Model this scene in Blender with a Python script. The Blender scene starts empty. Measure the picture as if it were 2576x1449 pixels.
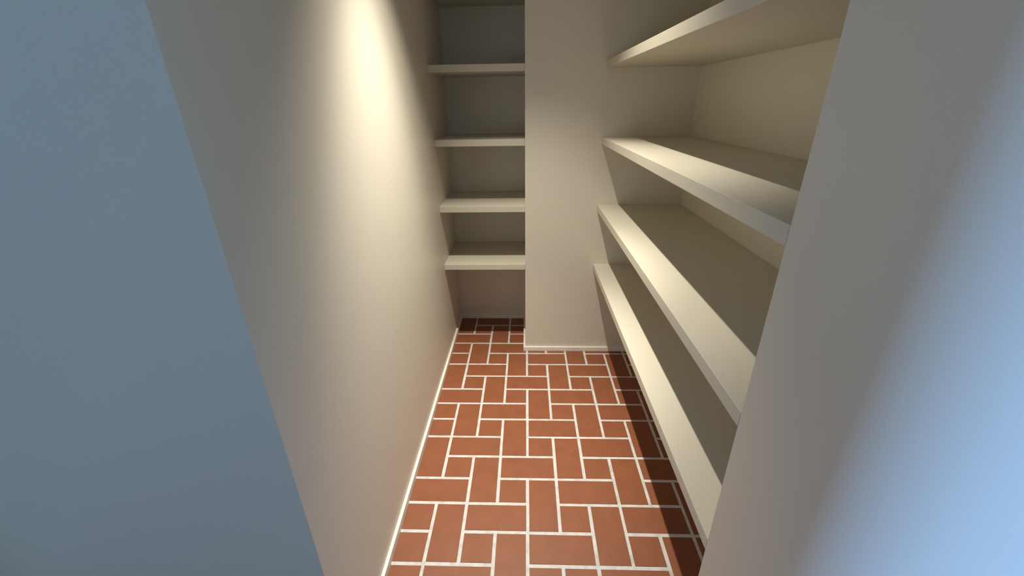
import bpy, bmesh, math, random
from mathutils import Matrix, Vector
random.seed(7)
scene = bpy.context.scene
COL = scene.collection

# ------------------------------------------------------------------ dimensions (metres)
XL = -0.4776            # face of the left wall
XP = -0.0045            # left edge of the pier
YP = 2.279              # front of the pier
YB = 2.717              # back wall of the narrow alcove
YF = 2.277              # front edges of the alcove shelves
XR = 0.3885             # front edges of the long shelves
XRB = 0.8356            # wall behind the long shelves
YJ = 0.611              # where the pantry opens
HC = 2.52               # ceiling
T = 0.033               # shelf thickness
ZL = [0.5843, 0.9258, 1.2735, 1.6190, 1.9641]
ZR = [0.5874, 0.9305, 1.2785, 1.6258, 1.9700]
S = 0.12                # tile module
GX, GY = 0.0056, 0.9191
BH, BT = 0.029, 0.012   # baseboard

# ------------------------------------------------------------------ materials
def new_mat(name):
    m = bpy.data.materials.new(name); m.use_nodes = True
    nt = m.node_tree; nt.nodes.clear()
    out = nt.nodes.new('ShaderNodeOutputMaterial'); b = nt.nodes.new('ShaderNodeBsdfPrincipled')
    nt.links.new(b.outputs[0], out.inputs[0])
    return m, nt, b

def paint(name, col, rough, bump, scale, spec=0.4):
    m, nt, b = new_mat(name)
    tc = nt.nodes.new('ShaderNodeTexCoord')
    n = nt.nodes.new('ShaderNodeTexNoise'); n.inputs['Scale'].default_value = scale
    n.inputs['Detail'].default_value = 4
    nt.links.new(tc.outputs['Object'], n.inputs['Vector'])
    bp = nt.nodes.new('ShaderNodeBump'); bp.inputs['Strength'].default_value = bump
    bp.inputs['Distance'].default_value = 0.001
    nt.links.new(n.outputs['Fac'], bp.inputs['Height']); nt.links.new(bp.outputs[0], b.inputs['Normal'])
    n2 = nt.nodes.new('ShaderNodeTexNoise'); n2.inputs['Scale'].default_value = scale * 2.2
    n2.inputs['Detail'].default_value = 2
    nt.links.new(tc.outputs['Object'], n2.inputs['Vector'])
    mx = nt.nodes.new('ShaderNodeMix'); mx.data_type = 'RGBA'
    mx.inputs['A'].default_value = (*[c * 0.97 for c in col], 1)
    mx.inputs['B'].default_value = (*[min(1, c * 1.03) for c in col], 1)
    nt.links.new(n2.outputs['Fac'], mx.inputs['Factor'])
    nt.links.new(mx.outputs['Result'], b.inputs['Base Color'])
    b.inputs['Roughness'].default_value = rough
    b.inputs['Specular IOR Level'].default_value = spec
    return m

M_WALL = paint('wall_paint', (0.675, 0.638, 0.535), 0.45, 0.2, 220, 0.5)
M_CEIL = paint('ceiling_paint', (0.78, 0.77, 0.74), 0.85, 0.2, 200, 0.2)
M_SHELF = paint('shelf_paint', (0.60, 0.567, 0.468), 0.5, 0.12, 160, 0.4)
M_BASE = paint('baseboard_paint', (0.80, 0.78, 0.70), 0.45, 0.08, 160, 0.4)
M_METAL = paint('white_metal', (0.8, 0.8, 0.78), 0.35, 0.05, 100, 0.5)

def brick_mat():
    m, nt, b = new_mat('quarry_tile')
    L = nt.links.new
    geo = nt.nodes.new('ShaderNodeNewGeometry')
    at = nt.nodes.new('ShaderNodeAttribute'); at.attribute_name = 'tone'; at.attribute_type = 'GEOMETRY'
    cr = nt.nodes.new('ShaderNodeValToRGB')
    e = cr.color_ramp.elements
    e[0].position = 0.0; e[0].color = (0.180, 0.058, 0.022, 1)
    e[1].position = 1.0; e[1].color = (0.265, 0.102, 0.060, 1)
    for p, c in ((0.3, (0.205, 0.076, 0.044)), (0.55, (0.238, 0.082, 0.034)), (0.8, (0.240, 0.096, 0.066))):
        k = cr.color_ramp.elements.new(p); k.color = (*c, 1)
    L(at.outputs['Fac'], cr.inputs['Fac'])
    tc = nt.nodes.new('ShaderNodeTexCoord')
    n = nt.nodes.new('ShaderNodeTexNoise'); n.inputs['Scale'].default_value = 14; n.inputs['Detail'].default_value = 5
    L(tc.outputs['Object'], n.inputs['Vector'])
    n2 = nt.nodes.new('ShaderNodeTexNoise'); n2.inputs['Scale'].default_value = 420; n2.inputs['Detail'].default_value = 2
    L(tc.outputs['Object'], n2.inputs['Vector'])
    mr = nt.nodes.new('ShaderNodeMapRange'); mr.inputs['From Min'].default_value = 0.3; mr.inputs['From Max'].default_value = 0.7
    mr.inputs['To Min'].default_value = 0.93; mr.inputs['To Max'].default_value = 1.08
    L(n.outputs['Fac'], mr.inputs['Value'])
    mr2 = nt.nodes.new('ShaderNodeMapRange'); mr2.inputs['From Min'].default_value = 0.25; mr2.inputs['From Max'].default_value = 0.75
    mr2.inputs['To Min'].default_value = 0.93; mr2.inputs['To Max'].default_value = 1.07
    L(n2.outputs['Fac'], mr2.inputs['Value'])
    mu = nt.nodes.new('ShaderNodeMath'); mu.operation = 'MULTIPLY'
    L(mr.outputs[0], mu.inputs[0]); L(mr2.outputs[0], mu.inputs[1])
    mx = nt.nodes.new('ShaderNodeVectorMath'); mx.operation = 'SCALE'
    L(cr.outputs['Color'], mx.inputs[0]); L(mu.outputs[0], mx.inputs['Scale'])
    # sparse pale specks fired into the clay
    vo = nt.nodes.new('ShaderNodeTexVoronoi'); vo.inputs['Scale'].default_value = 42
    L(tc.outputs['Object'], vo.inputs['Vector'])
    lt = nt.nodes.new('ShaderNodeMath'); lt.operation = 'LESS_THAN'; lt.inputs[1].default_value = 0.045
    L(vo.outputs['Distance'], lt.inputs[0])
    sp = nt.nodes.new('ShaderNodeSeparateColor'); L(vo.outputs['Color'], sp.inputs[0])
    gt = nt.nodes.new('ShaderNodeMath'); gt.operation = 'GREATER_THAN'; gt.inputs[1].default_value = 0.9
    L(sp.outputs[0], gt.inputs[0])
    an = nt.nodes.new('ShaderNodeMath'); an.operation = 'MULTIPLY'; L(lt.outputs[0], an.inputs[0]); L(gt.outputs[0], an.inputs[1])
    m3 = nt.nodes.new('ShaderNodeMix'); m3.data_type = 'RGBA'
    L(an.outputs[0], m3.inputs['Factor']); L(mx.outputs[0], m3.inputs['A']); m3.inputs['B'].default_value = (0.50, 0.30, 0.18, 1)
    L(m3.outputs['Result'], b.inputs['Base Color'])
    b.inputs['Roughness'].default_value = 0.5
    b.inputs['Specular IOR Level'].default_value = 0.35
    bp = nt.nodes.new('ShaderNodeBump'); bp.inputs['Strength'].default_value = 0.2; bp.inputs['Distance'].default_value = 0.001
    L(n2.outputs['Fac'], bp.inputs['Height']); L(bp.outputs[0], b.inputs['Normal'])
    return m
M_BRICK = brick_mat()

def grout_mat():
    m, nt, b = new_mat('grout')
    L = nt.links.new
    tc = nt.nodes.new('ShaderNodeTexCoord')
    n = nt.nodes.new('ShaderNodeTexNoise'); n.inputs['Scale'].default_value = 26; n.inputs['Detail'].default_value = 6
    n.inputs['Roughness'].default_value = 0.65
    L(tc.outputs['Object'], n.inputs['Vector'])
    cr = nt.nodes.new('ShaderNodeValToRGB'); e = cr.color_ramp.elements
    e[0].position = 0.33; e[0].color = (0.46, 0.455, 0.43, 1); e[1].position = 0.55; e[1].color = (0.60, 0.595, 0.575, 1)
    L(n.outputs['Fac'], cr.inputs['Fac']); L(cr.outputs['Color'], b.inputs['Base Color'])
    b.inputs['Roughness'].default_value = 0.85
    n2 = nt.nodes.new('ShaderNodeTexNoise'); n2.inputs['Scale'].default_value = 300
    L(tc.outputs['Object'], n2.inputs['Vector'])
    bp = nt.nodes.new('ShaderNodeBump'); bp.inputs['Strength'].default_value = 0.4; bp.inputs['Distance'].default_value = 0.001
    L(n2.outputs['Fac'], bp.inputs['Height']); L(bp.outputs[0], b.inputs['Normal'])
    return m
M_GROUT = grout_mat()

def glow_mat(name, col, strength):
    m = bpy.data.materials.new(name); m.use_nodes = True
    nt = m.node_tree; nt.nodes.clear()
    o = nt.nodes.new('ShaderNodeOutputMaterial'); e = nt.nodes.new('ShaderNodeEmission')
    e.inputs[0].default_value = (*col, 1); e.inputs[1].default_value = strength
    nt.links.new(e.outputs[0], o.inputs[0]); return m

# ------------------------------------------------------------------ mesh helpers
def add_box(bm, x0, x1, y0, y1, z0, z1):
    vs = [bm.verts.new((x, y, z)) for z in (z0, z1) for y in (y0, y1) for x in (x0, x1)]
    for f in ((0, 2, 3, 1), (4, 5, 7, 6), (0, 1, 5, 4), (2, 6, 7, 3), (0, 4, 6, 2), (1, 3, 7, 5)):
        bm.faces.new([vs[i] for i in f])

def obj(name, bm, mats, parent=None, bevel=0.0, loc=(0, 0, 0), seg=2):
    me = bpy.data.meshes.new(name)
    bmesh.ops.recalc_face_normals(bm, faces=bm.faces)
    bm.to_mesh(me); bm.free()
    for m in (mats if isinstance(mats, (list, tuple)) else [mats]): me.materials.append(m)
    o = bpy.data.objects.new(name, me); COL.objects.link(o); o.location = loc
    if parent: o.parent = parent
    if bevel:
        b = o.modifiers.new('edge', 'BEVEL'); b.width = bevel; b.segments = seg; b.limit_method = 'ANGLE'
        for p in me.polygons: p.use_smooth = True
        w = o.modifiers.new('wn', 'WEIGHTED_NORMAL'); w.keep_sharp = False
    return o

def box(name, x0, x1, y0, y1, z0, z1, mat, bevel=0.0, parent=None):
    bm = bmesh.new(); add_box(bm, x0, x1, y0, y1, z0, z1)
    return obj(name, bm, mat, parent, bevel)

def struct(o): o['kind'] = 'structure'; return o

# ------------------------------------------------------------------ floor: clay tiles in a pinwheel bond on a grout bed
X0, X1, Y0, Y1 = -3.6, 1.1, -3.0, 2.85
bm = bmesh.new()
add_box(bm, X0, X1, Y0, Y1, -0.12, -0.0012)
tone = {}
for f in bm.faces: f.material_index = 0
G = 0.0062
def tile(x0, x1, y0, y1):
    x0 += G; x1 -= G; y0 += G; y1 -= G
    x0 = max(x0, X0); x1 = min(x1, X1); y0 = max(y0, Y0); y1 = min(y1, Y1)
    if x1 - x0 < 0.01 or y1 - y0 < 0.01: return
    j = [random.uniform(-0.0007, 0.0007) for _ in range(4)]
    x0 += j[0]; x1 += j[1]; y0 += j[2]; y1 += j[3]
    c = 0.0009
    t = random.random()
    b = [bm.verts.new(p) for p in ((x0, y0, -0.004), (x1, y0, -0.004), (x1, y1, -0.004), (x0, y1, -0.004))]
    m = [bm.verts.new(p) for p in ((x0, y0, -0.0007), (x1, y0, -0.0007), (x1, y1, -0.0007), (x0, y1, -0.0007))]
    u = [bm.verts.new(p) for p in ((x0 + c, y0 + c, 0), (x1 - c, y0 + c, 0), (x1 - c, y1 - c, 0), (x0 + c, y1 - c, 0))]
    fs = [bm.faces.new(u)]
    for lo, hi in ((b, m), (m, u)):
        for k in range(4):
            fs.append(bm.faces.new([lo[k], lo[(k + 1) % 4], hi[(k + 1) % 4], hi[k]]))
    for f in fs: f.material_index = 1; tone[f] = t
for j in range(int((Y0 - GY) / S) - 2, int((Y1 - GY) / S) + 2):
    for i in range(int((X0 - GX) / S) - 2, int((X1 - GX) / S) + 2):
        c = (i - 3 * j) % 5
        x, y = GX + i * S, GY + j * S
        if x > X1 or y > Y1 or x < X0 - S * 2 or y < Y0 - S * 2: continue
        if c == 0: tile(x, x + 2 * S, y, y + S)
        elif c == 2: tile(x, x + S, y, y + 2 * S)
        elif c == 3: tile(x, x + S, y, y + S)
lay = bm.faces.layers.float.new('tone')
# bmesh layers invalidate the face keys, so write the tones by order
faces = list(bm.faces)
bm.faces.ensure_lookup_table()
tl = [tone.get(f, 0.5) for f in faces]
for f, t in zip(faces, tl): f[lay] = t
struct(obj('floor', bm, [M_GROUT, M_BRICK]))

# ------------------------------------------------------------------ walls and ceiling
struct(box('wall_left', -1.9, XL, YJ, YB + 0.13, 0, HC, M_WALL, 0.002))
struct(box('wall_back', XL, XP, YB, YB + 0.13, 0, HC, M_WALL))
struct(box('wall_pier', XP, XRB + 0.13, YP, YB + 0.13, 0, HC, M_WALL, 0.0015))
struct(box('wall_right', XRB, XRB + 0.13, YJ, YP, 0, HC, M_WALL))
struct(box('wall_front', XR, XRB + 0.13, -3.0, YJ, 0, HC, M_WALL, 0.002))
bm = bmesh.new()      # ceiling with a round hole for the downlight
LX, LY = -0.070, 1.425
seg = 48; R = 0.036
ring = [(LX + R * math.cos(2 * math.pi * k / seg), LY + R * math.sin(2 * math.pi * k / seg)) for k in range(seg)]
sq = 0.09
def sqpt(k):
    a = 2 * math.pi * k / seg; c, s_ = math.cos(a), math.sin(a); q = sq / max(abs(c), abs(s_))
    return (LX + c * q, LY + s_ * q)
for z0 in (HC,):
    inner = [bm.verts.new((x, y, z0)) for x, y in ring]; outer = [bm.verts.new((*sqpt(k), z0)) for k in range(seg)]
    up = [bm.verts.new((x, y, z0 + 0.08)) for x, y in ring]
    for k in range(seg):
        n = (k + 1) % seg
        bm.faces.new([inner[k], inner[n], outer[n], outer[k]])
        bm.faces.new([inner[k], up[k], up[n], inner[n]])
for a in ((X0, LX - sq, Y0, Y1), (LX + sq, X1, Y0, Y1), (LX - sq, LX + sq, Y0, LY - sq), (LX - sq, LX + sq, LY + sq, Y1)):
    bm.faces.new([bm.verts.new(p) for p in ((a[0], a[2], HC), (a[1], a[2], HC), (a[1], a[3], HC), (a[0], a[3], HC))])
add_box(bm, X0, X1, Y0, Y1, HC + 0.08, HC + 0.16)
struct(obj('ceiling', bm, M_CEIL))

# the hall the pantry opens off (behind the camera): a partition on the left, then daylight
HX = -1.45
struct(box('wall_hall_left', -1.9, HX, 0.26, YJ, 0, HC, M_WALL, 0.002))
struct(box('wall_bounce_block', -1.9, HX, -3.0, -0.30, 0, HC, M_WALL, 0.002))  # unseen wall, added to narrow the side daylight and cut its bounce

# ------------------------------------------------------------------ baseboards
struct(box('baseboard_left', XL, XL + BT, YJ, YB, 0, BH + 0.003, M_BASE, 0.001))
struct(box('baseboard_back', XL + BT, XP - BT, YB - BT, YB, 0, BH + 0.003, M_BASE, 0.001))
bm = bmesh.new()      # L-shaped board wrapping the pier corner
pts = [(XP, YB), (XP - BT, YB), (XP - BT, YP - BT), (XRB - BT, YP - BT), (XRB - BT, YP), (XP, YP)]
lo = [bm.verts.new((x, y, 0)) for x, y in pts]; hi = [bm.verts.new((x, y, BH)) for x, y in pts]
bm.faces.new(lo); bm.faces.new(hi)
for k in range(6): bm.faces.new([lo[k], lo[(k + 1) % 6], hi[(k + 1) % 6], hi[k]])
struct(obj('baseboard_pier', bm, M_BASE, None, 0.001))
struct(box('baseboard_right', XRB - BT, XRB, YJ, YP, 0, BH, M_BASE, 0.001))

# ------------------------------------------------------------------ shelves
def shelf(x0, x1, y0, y1, ztop, label, group):
    cx, cy = (x0 + x1) / 2, (y0 + y1) / 2
    bm = bmesh.new(); add_box(bm, x0 - cx, x1 - cx, y0 - cy, y1 - cy, -T, 0)
    o = obj('shelf', bm, M_SHELF, None, 0.0014, (cx, cy, ztop))
    o['label'] = label; o['category'] = 'shelf'; o['group'] = group
    return o
gl = 'short shelves in the narrow back alcove'
for z, lab in zip(ZL, (
    'short cream shelf in the narrow back alcove, lowest one, above the dark recess',
    'short cream shelf in the narrow back alcove, second from the floor',
    'short cream shelf in the narrow back alcove, third from the floor, seen nearly edge-on',
    'short cream shelf in back alcove, fourth from floor, highest with its front edge showing',
    'short shelf at the very top of the back alcove, only its shaded underside showing')):
    shelf(XL, XP, YF, YB, z, lab, gl)
gr = 'long deep shelves along the right wall'
for z, lab in zip(ZR, (
    'long cream shelf along the right wall, lowest one, hanging over the shadowed floor tiles',
    'long cream shelf along the right wall, second from the floor, widest shaded top',
    'long cream shelf along the right wall, third from floor, bright at its far end',
    'long cream shelf along the right wall, fourth from the floor, seen from below',
    'long cream shelf along the right wall, fifth from floor, topmost')):
    shelf(XR, XRB, YJ, YP, z, lab, gr)

# ------------------------------------------------------------------ recessed downlight
root = bpy.data.objects.new('recessed_downlight', None); COL.objects.link(root); root.location = (LX, LY, HC)
root['label'] = 'small round recessed downlight in the pantry ceiling'; root['category'] = 'ceiling light'
def lathe(prof, seg=48):
    bm = bmesh.new(); rings = []
    for r, z in prof: rings.append([bm.verts.new((r * math.cos(2 * math.pi * k / seg), r * math.sin(2 * math.pi * k / seg), z)) for k in range(seg)])
    for a, b in zip(rings, rings[1:]):
        for k in range(seg): bm.faces.new([a[k], a[(k + 1) % seg], b[(k + 1) % seg], b[k]])
    return bm, rings
bm, _ = lathe([(0.036, 0.002), (0.036, -0.003), (0.047, -0.004), (0.049, 0.0), (0.036, 0.002)])
obj('trim_ring', bm, M_METAL, root)
bm, rg = lathe([(0.034, 0.0), (0.034, 0.030), (0.024, 0.045)])
bm.faces.new(rg[-1])
obj('housing', bm, M_METAL, root)
bm, rg = lathe([(0.020, 0.034), (0.020, 0.040)]); bm.faces.new(rg[0]); bm.faces.new(rg[1])
obj('lamp_face', bm, glow_mat('lamp_glow', (1.0, 0.86, 0.62), 6.0), root)

def light(name, kind, loc, energy, col, **kw):
    l = bpy.data.lights.new(name, kind); l.energy = energy; l.color = col
    for k, v in kw.items(): setattr(l, k, v)
    o = bpy.data.objects.new(name, l); COL.objects.link(o); o.location = loc
    return o
def aim(o, d): o.rotation_euler = Vector(d).to_track_quat('-Z', 'Y').to_euler()

s = light('downlight_beam', 'SPOT', (LX, LY, HC - 0.006), 76.0, (1.0, 0.915, 0.78), spot_size=math.radians(77), spot_blend=0.6, shadow_soft_size=0.012)
aim(s, (0.03, 0.04, -1))
s3 = light('downlight_core', 'SPOT', (LX, LY, HC - 0.006), 80.0, (1.0, 0.915, 0.78), spot_size=math.radians(68), spot_blend=1.0, shadow_soft_size=0.012)
aim(s3, (-0.01, 0.06, -1))
s4 = light('downlight_centre', 'SPOT', (LX, LY, HC - 0.006), 200.0, (1.0, 0.92, 0.80), spot_size=math.radians(53), spot_blend=1.0, shadow_soft_size=0.012)
aim(s4, (-0.07, 0.01, -1))
# wider spill of the same lamp outside its main beam
s2 = light('downlight_spill', 'SPOT', (LX, LY, HC - 0.006), 1.0, (1.0, 0.88, 0.68), spot_size=math.radians(150), spot_blend=0.7, shadow_soft_size=0.012)
aim(s2, (0.0, 0.0, -1))

# tall narrow window at the far side of the room on the left, daylight
w = light('side_window_daylight', 'AREA', (-3.5, 0.21, 0.95), 230.0, (0.23, 0.49, 1.0), shape='RECTANGLE', size=0.22, size_y=1.3)
aim(w, (1, 0.0, -0.05))

# low garden window behind the camera
w2 = light('rear_window_daylight', 'AREA', (-1.0, -2.9, 0.5), 8.5, (0.58, 0.73, 1.0), shape='RECTANGLE', size=0.5, size_y=1.0)
aim(w2, (0.30, 1, 0))

world = bpy.data.worlds.new('dusk_sky'); scene.world = world; world.use_nodes = True
bg = world.node_tree.nodes['Background']; bg.inputs[0].default_value = (0.58, 0.66, 0.78, 1); bg.inputs[1].default_value = 0.045

# ------------------------------------------------------------------ camera
yaw, pitch, roll, f, H = 0.03672, 0.41934, -0.01573, 1051.13, 1.45024
cy, sy, ct, st, cr_, sr = math.cos(yaw), math.sin(yaw), math.cos(pitch), math.sin(pitch), math.cos(roll), math.sin(roll)
fwd = Vector((-sy * ct, cy * ct, -st)); r = Vector((cy, sy, 0)); up = r.cross(fwd)
r2 = cr_ * r + sr * up; u2 = -sr * r + cr_ * up
cam = bpy.data.cameras.new('camera'); cam.sensor_width = 36; cam.lens = f / 2576 * 36; cam.clip_start = 0.01
co = bpy.data.objects.new('camera', cam); COL.objects.link(co)
m = Matrix((r2, u2, -fwd)).transposed().to_4x4(); m.translation = Vector((0, 0, H)); co.matrix_world = m
scene.camera = co

vs = scene.view_settings
vs.view_transform = 'Standard'; vs.look = 'None'; vs.exposure = 0.0; vs.gamma = 1.0; vs.use_curve_mapping = False
scene.cycles.max_bounces = 12; scene.cycles.diffuse_bounces = 8
scene.cycles.use_denoising = True
